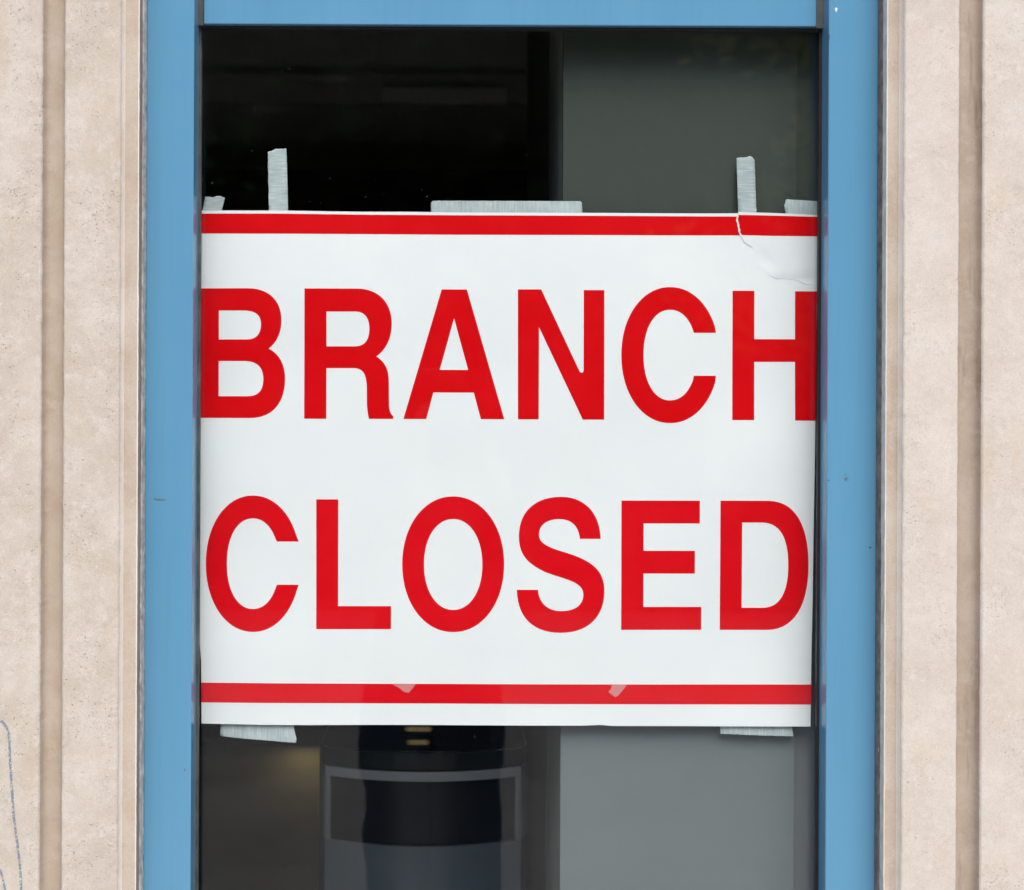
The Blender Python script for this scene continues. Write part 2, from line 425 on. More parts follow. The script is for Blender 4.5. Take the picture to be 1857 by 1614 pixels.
# ------------------------------------------------------------------ blue window
win = empty('window', ((SXL0 + SXR1) / 2, 0, 0), 'tall glazed window in a light blue painted metal frame', 'window')
def stile(x0, x1):
    bm = bmesh.new(); bm_box(bm, x0, x1, Y_FRAME, -.0004, 0.0, 2.552, .0016, 3)
    return adopt(bm_obj('stile', bm, M_BLUE), win)
st_l = stile(SXL0, SXL1); st_r = stile(SXR0, SXR1)
adopt(box('stile_back', SXL0, SXL1 - .010, -.0003, .055, 0, 2.552, M_BLUE), win); adopt(box('stile_back', SXR0 + .010, SXR1, -.0003, .055, 0, 2.552, M_BLUE), win)
adopt(box('rail_back', SXL1 - .009, SXR0 + .009, .0075, .055, Z_RAIL + .022, 2.552, M_BLUE), win)
GL, GR = X(362, Y_GASK), X(1481, Y_GASK)
# top rail: shallow plate set back between the stiles
adopt(box('top_rail', SXL1 + .0078, SXR0 - .0098, Y_RAIL, -.0004, Z_RAIL, Z_TOP, M_BLUE, bev=.0014, seg=3), win)
adopt(box('head_panel', SXL1 + .001, SXR0 - .001, Y_RAIL + .006, .007, Z_TOP + .002, 2.552, M_BLUE, bev=.001), win)
adopt(box('bottom_rail', SXL1 + .001, SXR0 - .001, Y_RAIL, .05, Z_BOT0 - .10, Z_BOT1, M_BLUE, bev=.0014, seg=3), win)
# gaskets
def gasket(x0, x1, z0, z1, mat, name='gasket', y0=None, seed=0, horiz=False):
    y0 = Y_GASK if y0 is None else y0
    return adopt(box(name, x0, x1, y0, -.0002, z0, z1, mat, bev=.0007), win)
gasket(SXL1 - .003, GL, Z_BOT1 + .001, Z_RAIL - .001, M_GREYGASKET)
gasket(SXL1 - .003, SXL1 + .0072, Z_RAIL - .0008, Z_TOP, M_GREYGASKET, y0=Y_RAIL + .004)
gr_ = X(1490.5, Y_GASK)
gasket(GR + .0013, SXR0 + .003, Z_BOT1 + .001, Z_RAIL - .001, M_GASKET)
gasket(SXR0 - .0094, SXR0 + .003, Z_RAIL - .0008, Z_TOP, M_GREYGASKET, y0=Y_RAIL + .004)
gz = Z(53.5, Y_GASK)
gasket(GL + .0002, GR + .001, gz, Z_RAIL + .004, M_GASKET, y0=Y_GASK - .003)
gasket(GL + .0002, GR + .001, Z_BOT1 - .004, Z_BOT1 + .009, M_GASKET, y0=Y_GASK - .003)
# pane
adopt(box('pane', GL - .008, GR + .008, 0, .006, Z_BOT1 + .0005, Z_RAIL + .02, M_GLASS), win)
# sealant beads
def bead(side):
    s = 1 if side == 'L' else -1
    xf = SXL0 if side == 'L' else SXR1
    base = 70 if side == 'L' else 90
    xs0 = X(250.5, Y_SEAL) if side == 'L' else X(1604, Y_SEAL)
    cols = [const(xs0 - s * .001, Y_SEAL - .002)]
    for i in range(7):
        tt = i / 6
        cols.append(const(xs0 + (xf - s * .0030 - xs0) * tt, Y_SEAL + .003 * math.sin(tt * 3.1), .0004, base + i, .0007))
    o = strip('sealant', cols, M_SEAL, win)
    cols = [const(xf - s * .0024, Y_SEAL + .001, .0008, base + 8, .0007), const(xf - s * .0014, Y_SEAL - .0006, .0008, base + 9, .001),
            const(xf - s * .0003, Y_SEAL + .002, .0007, base + 10, .0007), const(xf + s * .0004, Y_FRAME + .001, .0006, base + 11)]
    strip('sealant_edge', cols, M_SEALW if side == 'L' else M_SEAL, win)
bead('L'); bead('R')

# little marks on the paint
M_WHITE = simple('white_paint_spot', (.8, .8, .78), .6)
M_SMUDGE = simple('grey_smudge', (.10, .20, .28), .7, .3, 200)
M_DARKMARK = simple('dark_speck', (.05, .05, .05), .8)
def blob(name, px, py, rx, ry, y, mat, parent, n=14, seed=0):
    c = W(px, py, y); rnd = random.Random(seed)
    k = (y - CAM.y) / F
    vs_ = [c]
    for i in range(n):
        a = 2 * math.pi * i / n; q = rnd.uniform(.75, 1.2)
        vs_.append(c + Vector((math.cos(a) * rx * k * q, .0002, math.sin(a) * ry * k * q)))
    fs = [(0, i + 1, (i + 1) % n + 1) for i in range(n)]
    for v in vs_[:1]: v.y -= .0003
    return adopt(mesh_obj(name, vs_, [f[::-1] for f in fs], mat, None, True), parent)
blob('paint_spot', 1516.5, 17.5, 2.2, 4.2, Y_FRAME - .0004, M_WHITE, win, seed=1)
for i, (a, b, rx, ry, m_) in enumerate([(1503.5, 66, 1.2, 6, M_DARKMARK), (1503, 871, 1.3, 1.3, M_DARKMARK), (1535, 868, 4, 4, M_SMUDGE), (1533, 860, 2, 1.5, M_SMUDGE),
                                        (1578, 993, 2, 1.6, M_DARKMARK), (1562, 703, 1.4, 1.2, M_SMUDGE), (290, 905, 13, 2.6, M_SMUDGE), (258, 724, 1.8, 2.0, M_DARKMARK),
                                        (335, 1396, 1.6, 3, M_SMUDGE)]):
    blob('paint_mark', a, b, rx, ry, Y_FRAME - .0004, m_, win, seed=10 + i)
# dust on the glass
rnd = random.Random(3); vs_, fs = [], []
for i in range(420):
    while True:
        px, py = rnd.uniform(365, 1478), rnd.uniform(58, 1612)
        if py < 372 or py > 1322 or rnd.random() < .04: break
    c = W(px, py, -.0004); r = rnd.choice([.0002, .00025, .0003, .00045, .0007]) * rnd.uniform(.7, 1.1)
    b = len(vs_); a0 = rnd.uniform(0, 3)
    for k in range(5):
        a = a0 + k * 1.2566
        vs_.append(c + Vector((math.cos(a) * r * rnd.uniform(.6, 1.2), 0, math.sin(a) * r * rnd.uniform(.6, 1.2))))
    fs.append(tuple(range(b + 4, b - 1, -1)))
M_DUST = clear_tape_mat(); M_DUST.name = 'dust'
M_DUST.node_tree.nodes['Principled BSDF'].inputs['Base Color'].default_value = (.6, .6, .58, 1)
M_DUST.node_tree.nodes['Principled BSDF'].inputs['Alpha'].default_value = .33
dust = adopt(mesh_obj('dust', vs_, fs, M_DUST), win); dust['kind'] = 'stuff'

# ------------------------------------------------------------------ the paper sign
def sign_f(x, z):
    """depth of the sheet: slack between its tapes"""
    u = x / .40; v = (z - 1.57) / .33
    d = .0026 * mn.noise(Vector((x * 5.0, 0, z * 6.5))) + .0005 * mn.noise(Vector((x * 14, 3, z * 12)))
    d += .0022 * max(0, abs(u - .17) - .80) ** 2 * 6
    d += .0010 * (v * v)
    return Y_PAPER + .0012 + d
def flap_off(px, py):
    # torn corner hangs a little further from the glass beside the tear
    a = math.exp(-((px - 1345) / 38.0) ** 2) * .0008
    b = .0010 * math.exp(-(((px - 1386) * .72 + (py - 470) * -.69) / 14.0) ** 2 - (((px - 1386) * .69 + (py - 470) * .72) / 26.0) ** 2)
    c = .0008 * math.exp(-((py - 506) / 7.0) ** 2) * (1 if px > 1400 else 0)
    return a + b + c
def flat_mesh(name, loops, mat, parent, depth, cell=.012):
    """loops in photo pixels (outer first, then holes) -> fine mesh laid on the sheet"""
    pts, lp = [], []
    for lo in loops:
        q = [W(a, b, Y_PAPER) for a, b in lo]
        lp.append([Vector((p.x, p.z, 0)) for p in q]); pts += lp[-1]
    tris = tessellate_polygon(lp)
    bm = bmesh.new()
    bv = [bm.verts.new((p.x, 0, p.y)) for p in pts]
    for t in tris:
        try: bm.faces.new([bv[i] for i in t])
        except ValueError: pass
    xs = [p.x for p in pts]; zs = [p.y for p in pts]
    for lo, hi, ax in ((min(xs), max(xs), 0), (min(zs), max(zs), 2)):
        c = math.floor(lo / cell) * cell + cell
        while c < hi:
            co = [0, 0, 0]; no = [0, 0, 0]; co[ax] = c; no[ax] = 1
            bmesh.ops.bisect_plane(bm, geom=bm.verts[:] + bm.edges[:] + bm.faces[:], plane_co=co, plane_no=no, dist=1e-7)
            c += cell
    bm.normal_update()
    for f in bm.faces:
        if f.normal.y > 0: f.normal_flip()
    for v in bm.verts: v.co.y = depth(v.co.x, v.co.z)
    return adopt(bm_obj(name, bm, mat, None, True), parent)
def unW(x, z):
    k = (Y_PAPER - CAM.y) / F
    ur, vr = (x - CAM.x) / k, (z - CAM.z) / k
    c, s = math.cos(ROLL), math.sin(ROLL)
    u, v = ur * c + vr * s, -ur * s + vr * c
    return PX0 + u, PY0 - v
sign = empty('paper_sign', W(920, 1316, Y_PAPER), 'white paper sign with red capitals BRANCH CLOSED taped inside the glass', 'sign')
TEAR = [(1339.2, 383.5), (1339, 390), (1337, 399), (1339.8, 409), (1340.7, 418), (1344.2, 425.7), (1351, 438.7), (1363.3, 446.5), (1366.7, 452.5),
        (1374.5, 473), (1384, 489), (1398, 500), (1408.4, 505.5), (1427, 505.5), (1446.5, 508), (1460, 515), (1482.5, 517.6)]
GAP = [.5, .4, .4, .4, .5, .6, .7, .6, .1, 0, 0, .3, .55, .35, .3, .35, 0]
main_out = [(355, 380.6), (420, 380.8), (520, 381.2), (600, 382.5), (660, 383.2), (740, 383.2), (820, 384.4), (900, 384.8), (1000, 385), (1080, 385.4), (1200, 386), (1290, 386.4)] \
    + [(a - GAP[i] * .6, b + (2.6 if i == 0 else GAP[i] * .6 if i > 9 else 0)) for i, (a, b) in enumerate(TEAR)] \
    + [(1482, 560), (1480.5, 640), (1479, 760), (1477, 900), (1475.5, 1000), (1474, 1100), (1472.5, 1180), (1471.5, 1260), (1470.5, 1318),
       (1400, 1318), (1300, 1317.5), (1200, 1317.2), (1110, 1317), (1089, 1315), (1060, 1316.4), (960, 1316.4), (860, 1316), (760, 1315.5), (660, 1315.2), (560, 1315.4), (470, 1314.6), (364.5, 1313), (364, 1200), (357, 1100), (355, 800)]
flap_out = [(a + GAP[i] * .6, b - (GAP[i] * .6 if i > 9 else 0)) for i, (a, b) in enumerate(TEAR)] + [(1483.5, 470), (1484, 430), (1484, 389.6), (1440, 387.4), (1390, 385.3)]
flat_mesh('sheet', [main_out], M_PAPER, sign, sign_f, .010)
dflap = lambda x, z: sign_f(x, z) + flap_off(*unW(x, z))
fl = flat_mesh('torn_corner', [flap_out], M_PAPER, sign, dflap, .004); fl['label'] = 'torn upper right corner of the sheet'
INK = .00016
ink_d = lambda x, z: sign_f(x, z) - INK
inkf_d = lambda x, z: dflap(x, z) - INK
# printed bands
flat_mesh('stripe', [[(355, 386.4), (500, 386.6), (660, 388.6), (820, 389.6), (1000, 390.4), (1200, 391.4), (1338.8, 392.2), (1337, 399), (1339.8, 409), (1340.7, 418), (1344, 426.4), (1200, 426.2), (1000, 425.6), (800, 424.8), (600, 423.6), (355, 422.6)]], M_INK, sign, ink_d)
flat_mesh('stripe', [[(1339.6, 388.9), (1400, 390.6), (1483.8, 393), (1483.6, 428.3), (1400, 427.2), (1344.9, 425.6), (1341.2, 418), (1340.4, 409), (1337.8, 399)]], M_INK, sign, inkf_d, .004)
flat_mesh('stripe', [[(364.4, 1238.4), (500, 1239.4), (700, 1240.6), (900, 1241.2), (1472.5, 1242), (1471.6, 1278.2), (1200, 1277.6), (900, 1276.8), (650, 1275.8), (364.3, 1274.4)]], M_INK2, sign, ink_d)
# white torn core showing along the rip
core = [(1338.6, 388), (1336.2, 394), (1335.2, 399.5), (1337.4, 405), (1337.9, 410), (1339.6, 414.5), (1339.2, 419), (1341.2, 423), (1342.4, 426.4), (1347.6, 434.5), (1350.6, 439.6), (1356, 443.4),
        (1363, 447.4), (1364.2, 446.2), (1357, 441.8), (1351.8, 437.6), (1348.6, 431), (1345.6, 425.4), (1342.6, 421), (1343, 416), (1341, 412.6), (1341.4, 407), (1339.6, 402), (1338.6, 397), (1340, 391)]
flat_mesh('torn_edge', [core], M_TORN, sign, lambda x, z: sign_f(x, z) - .0006, .004)

def arc(cx, cy, rx, ry, a0, a1, n=26, e=2.0):
    out = []
    for i in range(n + 1):
        a = R(a0 + (a1 - a0) * i / n); c, s = math.cos(a), math.sin(a)
        out.append((cx + rx * math.copysign(abs(c) ** (2 / e), c), cy - ry * math.copysign(abs(s) ** (2 / e), s)))
    return out
def bez(p0, p1, p2, p3, n=14):
    out = []
    for i in range(n + 1):
        t = i / n; u = 1 - t
        out.append((u**3 * p0[0] + 3*u*u*t * p1[0] + 3*u*t*t * p2[0] + t**3 * p3[0], u**3 * p0[1] + 3*u*u*t * p1[1] + 3*u*t*t * p2[1] + t**3 * p3[1]))
    return out
def clean(lo):
    out = []
    for p in lo:
        if not out or (abs(p[0] - out[-1][0]) + abs(p[1] - out[-1][1])) > .15: out.append(p)
    if abs(out[0][0] - out[-1][0]) + abs(out[0][1] - out[-1][1]) < .15: out.pop()
    return out
def chars_C(cx, cy, rx, ry, irx, iry, yt, yb, xo, xi):
    ao = math.degrees(math.asin((cy - yt) / ry)); ai = math.degrees(math.asin((cy - yt) / iry))
    bo = math.degrees(math.asin((yb - cy) / ry)); bi = math.degrees(math.asin((yb - cy) / iry))
    o = arc(cx, cy, rx, ry, ao, 360 - bo, 64, 2.06)
    i = arc(cx, cy, irx, iry, 360 - bi, ai, 64, 2.15)
    o[0] = (xo, yt); o[-1] = (xo, yb); i[0] = (xi, yb); i[-1] = (xi, yt)
    return [o + i]
L_ = {}
L_['B'] = [[(355, 522.6), (451, 522.6)] + bez((451, 522.6), (488, 523), (510.3, 546), (510.3, 580)) + bez((510.3, 580), (510.3, 602), (503, 620), (487, 631.9))
           + bez((487, 631.9), (507, 642), (516.7, 662), (516.7, 687)) + bez((516.7, 687), (516.7, 732), (493, 757.9), (453, 757.9)) + [(355, 757.6)],
           [(396.5, 562.8)] + bez((440, 562.8), (462, 562.8), (473.2, 570), (473.2, 588)) + bez((473.2, 588), (473.2, 606), (464, 615.4), (448, 615.4)) + [(396.5, 615.4)],
           [(396.2, 654.5)] + bez((442, 654.5), (464, 654.5), (477.3, 664), (477.3, 687)) + bez((477.3, 687), (477.3, 708), (468, 718.4), (449, 718.4)) + [(396, 718.4)]]
L_['R'] = [[(552.2, 523), (651, 523.2)] + bez((651, 523.2), (688, 525), (710.5, 550), (710.4, 587)) + bez((710.4, 587), (710, 612), (702, 632), (682.5, 646.4))
           + bez((682.5, 646.4), (696, 655), (704.6, 667), (705, 690)) + [(705.4, 730)] + bez((705.4, 732), (705.6, 745), (708, 750), (713, 754.6)) + [(713.2, 759.6), (669, 759.5)]
           + bez((669, 759.5), (666, 748), (665.2, 738), (665.2, 722)) + bez((665.2, 722), (665, 708), (665.4, 700), (664.4, 692)) + bez((664.4, 692), (662, 674), (655, 667.4), (640.5, 667.4)) + [(591.8, 667.4), (591.6, 759.4), (551.4, 759.2)],
           [(592, 564.8)] + bez((645, 564.8), (661, 565), (669.8, 576), (669.7, 596)) + bez((669.7, 596), (669.7, 617), (661, 628), (643, 628)) + [(592, 628)]]
L_['A'] = [[(801, 524.6), (846.7, 524.8), (914.5, 760.2), (872, 760), (859.3, 711.8), (785.9, 711.6), (773, 759.8), (731.5, 759.7)],
           [(823.4, 577), (797.4, 670.6), (849, 670.7)]]
L_['N'] = [[(939.3, 524.6), (981.5, 524.7), (1051.5, 674.6), (1054, 675.8), (1057, 675.6), (1058.3, 672), (1058.6, 526), (1095.9, 526.2), (1095.7, 761), (1056.8, 760.8), (977.6, 593.3), (976.9, 760.4), (939.3, 760.4)]]
L_['C1'] = chars_C(1215.5, 643.8, 88.8, 123.4, 48.4, 82.2, 603.4, 681.3, 1298.7, 1258.5)
L_['H'] = [[(1328.9, 527), (1368.6, 527.1), (1368.4, 614.9), (1442.2, 615.1), (1442.4, 528), (1482, 528.2), (1479.2, 763), (1442, 762.6), (1442, 656.1), (1368.4, 656), (1368, 761.8), (1328.2, 761.6)]]
L_['C2'] = chars_C(458.3, 1022.4, 86, 123.8, 47.6, 82.2, 982.1, 1060.6, 541.5, 501.8)
L_['L'] = [[(573.4, 905.6), (613.4, 905.6), (613, 1099.4), (709, 1099.6), (708.9, 1141.2), (573.3, 1141)]]
L_['O'] = [arc(821.8, 1023.5, 92.5, 123.2, 0, 360, 90, 2.06), arc(821.8, 1023.9, 53, 82.6, 0, 360, 80, 2.1)]
L_['S'] = [bez((1089.4, 977.2), (1088, 930), (1060, 901), (1018, 901)) + bez((1018, 901), (968, 901), (941, 930), (941, 973)) + bez((941, 973), (941, 1007), (958, 1023), (990, 1038))
           + bez((990, 1038), (1012, 1046), (1030, 1050), (1043, 1057)) + bez((1043, 1057), (1053, 1062.5), (1057.8, 1069), (1057.8, 1078)) + bez((1057.8, 1078), (1057.8, 1098), (1042, 1108.2), (1017.5, 1108.2))
           + bez((1017.5, 1108.2), (993, 1108.2), (977, 1093), (975.8, 1069.8)) + [(937.2, 1069.8)] + bez((937.2, 1069.8), (938.5, 1120), (967, 1147.6), (1016.5, 1147.6))
           + bez((1016.5, 1147.6), (1066, 1147.6), (1096, 1119), (1096, 1072)) + bez((1096, 1072), (1096, 1038), (1078, 1022), (1046, 1009)) + bez((1046, 1009), (1024, 1000.5), (1008, 998), (994, 990.5))
           + bez((994, 990.5), (983, 985), (977.6, 979), (977.6, 969.5)) + bez((977.6, 969.5), (977.6, 952), (992, 941.4), (1014, 941.4)) + bez((1014, 941.4), (1036, 941.4), (1049, 953), (1051.8, 977.2))]
L_['E'] = [[(1127.2, 907.8), (1269.4, 908), (1269.2, 949.3), (1167.4, 949.2), (1167.2, 998.9), (1260.4, 999), (1260.3, 1040.2), (1167, 1040), (1166.8, 1100.8), (1272.3, 1100.9), (1272.2, 1142.5), (1126.4, 1142.2)]]
L_['D'] = [[(1306.6, 908), (1394, 908.1)] + bez((1394, 908.1), (1444, 909), (1466.8, 955), (1466.8, 1025)) + bez((1466.8, 1025), (1466.6, 1095), (1443, 1142.5), (1392, 1142.8)) + [(1306, 1142.6)],
           [(1346, 947.6)] + bez((1382, 947.6), (1415, 948), (1430, 975), (1430, 1025)) + bez((1430, 1025), (1430, 1075), (1415, 1102.6), (1384, 1102.6)) + [(1345.8, 1102.6)]]
for key, loops in L_.items():
    o = flat_mesh('letter', [clean(lo) for lo in loops], M_INK if key in ('B', 'R', 'A', 'N', 'C1', 'H') else M_INK2, sign, ink_d)
    o['label'] = 'red capital ' + key[0]

# ------------------------------------------------------------------ tapes (behind the sheet, adhesive side to the glass)
def jag(p, q, n, amp, rnd):
    out = []
    for i in range(n):
        t = i / n; d = rnd.uniform(-amp, amp) if i else 0
        nx, ny = -(q[1] - p[1]), q[0] - p[0]; ln = math.hypot(nx, ny) or 1
        out.append((p[0] + (q[0] - p[0]) * t + nx / ln * d, p[1] + (q[1] - p[1]) * t + ny / ln * d))
    return out
def tape(pts, label, mat, seed, ragged):
    rnd = random.Random(seed); lo = []
    for i in range(len(pts)):
        p, q = pts[i], pts[(i + 1) % len(pts)]
        ln = math.hypot(q[0] - p[0], q[1] - p[1])
        lo += jag(p, q, max(1, int(ln / 3.0)), .55 if i in ragged else .12, rnd)
    t = empty('tape', W(sum(p[0] for p in pts) / len(pts), max(p[1] for p in pts), Y_PAPER), label, 'tape', 'cloth tape holding the paper sign')
    o = flat_mesh('strip', [clean(lo)], mat, t, lambda x, z: sign_f(x, z) + .0042 + .0004 * mn.noise(Vector((x * 60, 1, z * 60))), .006)
    sol = o.modifiers.new('thickness', 'SOLIDIFY'); sol.thickness = .0003; sol.offset = 1
tape([(363.4, 389), (370.4, 354.4), (376.9, 354.9), (381, 355.8), (386.5, 355.4), (391.4, 353.4), (398, 354), (406, 356.6), (398, 391)], 'short slanted tape stub at the upper left corner of the sign', M_TAPEV, 1, (1, 2, 3, 4, 5, 6))
tape([(486.6, 392), (484.3, 274.2), (487, 272.4), (490.4, 272.6), (495, 269.6), (499.6, 268), (508, 268.2), (518.2, 267.6), (519.5, 300), (521.4, 392)], 'tall vertical tape strip above the letters B and R', M_TAPEV, 2, (0, 1, 2, 3, 4))
tape([(781, 394), (781.6, 366), (784.8, 362.3), (1053, 363.2), (1056, 366), (1057.6, 394)], 'long horizontal tape strip along the middle of the top edge of the sign', M_TAPEH, 3, (5,))
tape([(1340.6, 394), (1339, 340), (1337, 285), (1346, 284), (1356, 283.4), (1361, 281.4), (1366, 283.6), (1370, 288.6), (1371, 320), (1373.8, 394)], 'tall vertical tape strip above the torn corner', M_TAPEV, 4, (2, 3, 4, 5, 6, 7, 8))
tape([(1427.6, 396), (1425, 380), (1423.6, 371), (1425.6, 367), (1426, 362.4), (1428.4, 360.4), (1488, 364.2), (1488, 396)], 'short horizontal tape stub at the upper right corner of the sign', M_TAPEH, 5, (0, 1, 2, 3, 4))
tape([(399, 1306), (398.2, 1325), (397.7, 1336.4), (425, 1339.4), (449, 1341.6), (490, 1344.6), (520, 1347.4), (536, 1348.4), (537, 1342), (533.4, 1327), (531, 1306)], 'horizontal tape strip under the lower left edge of the sign', M_TAPEH, 6, ())
tape([(1307.6, 1308), (1307.8, 1332.6), (1330, 1333), (1370, 1335), (1410, 1336.2), (1440.8, 1336.8), (1439, 1328), (1437, 1308)], 'horizontal tape strip under the lower right edge of the sign', M_TAPEH, 7, (1, 2, 3, 4))
def scrap(pts, label):
    o = flat_mesh('clear_tape_scrap', [pts], M_CLEAR, win, lambda x, z: sign_f(x, z) - .0008, .006)
    o.parent = None; o.matrix_parent_inverse = Matrix.Identity(4)
    tag(o, label, 'tape', 'clear tape scraps')
scrap([(711, 1241), (724, 1248), (732, 1255), (741, 1257), (748, 1249), (754, 1241)], 'small clear tape triangle on the lower red stripe below the letter O')
scrap([(1110, 1242), (1137, 1242), (1128, 1254), (1121, 1262), (1116, 1264.5), (1103, 1255), (1108, 1250)], 'small slanted clear tape scrap on the lower red stripe below the letter E')

# crayon scribble on the left jamb
M_CRAY, n_, l_, p_ = new_mat('blue_grey_crayon')
p_.inputs['Base Color'].default_value = (.20, .27, .36, 1); p_.inputs['Roughness'].default_value = .9
rr = ramp(n_, l_, noise_tex(n_, l_, pos_map(n_, l_), 380, 3, .7), [(0.40, (0, 0, 0)), (0.56, (.8, .8, .8))])
l_.new(rr, p_.inputs['Alpha'])
def scribble(pts, wd):
    # smooth the path, lay it on the rough relief
    fine = []
    for i in range(len(pts) - 1):
        for k in range(8):
            t = k / 8; fine.append((pts[i][0] + (pts[i + 1][0] - pts[i][0]) * t, pts[i][1] + (pts[i + 1][1] - pts[i][1]) * t))
    fine.append(pts[-1]); vs_, fs = [], []
    for i, (a, b) in enumerate(fine):
        j = min(i + 1, len(fine) - 1); k = max(0, i - 1)
        dx, dy = fine[j][0] - fine[k][0], fine[j][1] - fine[k][1]; ln = math.hypot(dx, dy) or 1
        ww = wd * (1 + .35 * mn.noise(Vector((i * .4, 2, 0))))
        for s in (-1, -.33, .33, 1):
            q = W(a - dy / ln * ww * s, b + dx / ln * ww * s, Y_STONE); q.y += rough_h(q.x, q.z) - .0007; vs_.append(q)
    for i in range(len(fine) - 1):
        for k in range(3): fs.append((i * 4 + k, i * 4 + k + 1, i * 4 + k + 5, i * 4 + k + 4))
    o = adopt(mesh_obj('crayon_line', vs_, fs, M_CRAY, None, True), JL); o['label'] = 'faint blue crayon line'
scribble([(-6, 1306), (4, 1308), (10, 1315), (15.5, 1326), (17.5, 1345), (18, 1370), (20, 1400), (22.5, 1440), (25, 1480), (29, 1510), (33, 1540), (37, 1575), (39.5, 1630)], 2.3)
scribble([(-8, 1560), (0, 1576), (5, 1592), (12, 1625)], 1.9)

# ------------------------------------------------------------------ interior seen through the glass
M_FLOORI = simple('dark_carpet', (.045, .042, .038), .95, .3, 6)
M_WALLI = simple('dim_grey_wall', (.10, .10, .098), .9, .08, 2)
M_CEILI = simple('dim_ceiling', (.70, .69, .67), .9, .06, 2)
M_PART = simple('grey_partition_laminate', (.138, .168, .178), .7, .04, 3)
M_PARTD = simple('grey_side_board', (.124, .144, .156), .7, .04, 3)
M_PARTUD = simple('reflection_tinted_side_board', (.037, .051, .044), .75, .05, 3)  # dimmer light and green tree reflection put into the colour
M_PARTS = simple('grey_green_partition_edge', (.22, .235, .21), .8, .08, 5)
M_PIER = simple('brown_grey_pier', (.11, .10, .092), .85, .08, 5)
rx0, rx1, ry0, ry1, rh = -2.6, 2.6, .22, 4.6, 2.75
tag(box('floor', rx0, rx1, .056, ry1, -.12, 0, M_FLOORI), kind='structure')
tag(box('ceiling', rx0, rx1, ry0 + .001, ry1, rh, rh + .1, M_CEILI), kind='structure')
tag(box('wall_back', rx0, rx1, ry1, ry1 + .1, -.12, rh + .1, M_WALLI), kind='structure')
tag(box('wall_left', rx0 - .1, rx0, ry0 + .001, ry1 + .1, -.12, rh + .1, M_WALLI), kind='structure')
tag(box('wall_right', rx1, rx1 + .1, ry0 + .001, ry1 + .1, -.12, rh + .1, M_WALLI), kind='structure')
# partition: pale panel facing the street, receding edge, darker pier behind it
yp = .026
M_PARTU = simple('reflection_tinted_upper_board', (.038, .052, .043), .75, .05, 3)  # darker, greener colour stands in for dimmer light and reflected trees
part = empty('partition', (X(1230, yp), yp, 0), 'grey partition board behind the right half of the glass, coloured darker and greener above the sign for dimmer light and reflected trees', 'partition')
pxl, pxm = X(1019, yp), X(1443, yp)
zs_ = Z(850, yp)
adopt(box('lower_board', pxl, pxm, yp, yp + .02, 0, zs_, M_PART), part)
adopt(box('upper_board', pxl, pxm, yp, yp + .02, zs_ + .002, rh, M_PARTU), part)  # split from the lower board to carry the painted darker tone
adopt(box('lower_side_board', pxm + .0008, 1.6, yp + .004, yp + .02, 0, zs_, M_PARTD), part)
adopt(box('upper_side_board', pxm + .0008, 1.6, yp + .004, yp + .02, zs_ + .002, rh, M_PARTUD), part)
adopt(box('edge_panel', pxl + .001, pxl + .03, yp + .0202, .348, 0, rh, M_PARTS), part)
adopt(box('pier', pxl + .0005, pxl + .32, .350, 1.047, 0, rh, M_PIER), part)
# bulkhead with a light panel that is switched off
yb = 1.9
bulk = empty('ceiling_bulkhead', (X(650, yb), yb, Z(188, yb)), 'dim boxed-in ceiling beam inside, above the sign', 'ceiling beam')
adopt(box('beam', rx0 + .001, pxl + .2, yb, yb + .5, Z(190, yb), rh - .001, M_CEILI), bulk)
adopt(box('fascia', rx0 + .001, pxl + .2, yb - .03, yb - .001, Z(190, yb) - .004, Z(140, yb), simple('pale_fascia', (.6, .58, .56), .8)), bulk)
lp = box('ceiling_light', X(690, yb - .05), X(918, yb - .05), yb - .055, yb - .032, Z(187, yb - .05), Z(158, yb - .05), simple('unlit_diffuser', (.88, .84, .82), .5), bev=.004)
tag(lp, 'unlit pale light panel on the dim ceiling beam inside', 'light panel')

# kiosk with a rounded front
M_KIOSK = simple('grey_kiosk_shell', (.47, .54, .64), .36, .05, 6)
M_KBASE = simple('slate_blue_kiosk_base', (.25, .32, .40), .28, .10, 7)
M_KDARK = simple('dark_kiosk_panel', (.008, .010, .018), .35, .2, 30)
M_KCAP = simple('dark_green_black_cap', (.012, .019, .016), .35, .2, 10)
M_KTOP = simple('glossy_black_top', (.006, .006, .007), .008)
kx, khw, ky0 = X(770, .68), .1785, .62
def karc(name, u0, u1, z0, z1, off, mat, back=.93, parent=None, n=28, smooth=True, ang=0):
    """solid slab with the kiosk's bowed front between u0..u1"""
    vs_, fs = [], []
    us = [u0 + (u1 - u0) * i / n for i in range(n + 1)]
    for z in (z0, z1):
        for u in us: vs_.append((kx + u * khw, ky0 + .058 * u * u + (.03 * max(0, abs(u) - .93) / .07) + off, z))
        vs_ += [(kx + us[-1] * khw, back, z), (kx + us[0] * khw, back, z)]
    m_ = n + 3
    for i in range(m_): fs.append((i, (i + 1) % m_, m_ + (i + 1) % m_, m_ + i))
    fs.append(tuple(range(m_))[::-1]); fs.append(tuple(range(m_, 2 * m_)))
    return adopt(mesh_obj(name, vs_, fs, mat, None, False), parent)
zk = lambda py: Z(py, ky0)
kiosk = empty('kiosk', (kx, .78, 0), 'grey bow-fronted kiosk with a dark panel, behind the glass below the sign', 'kiosk')
karc('base', -1, 1, 0, zk(1536), 0, M_KBASE, parent=kiosk)
karc('panel', -.872, .872, zk(1535.5), zk(1418.5), .007, M_KDARK, parent=kiosk)
karc('side_frame', -1, -.877, zk(1535.5), zk(1418.5), 0, M_KIOSK, parent=kiosk, n=6)
karc('side_frame', .877, 1, zk(1535.5), zk(1418.5), 0, M_KIOSK, parent=kiosk, n=6)
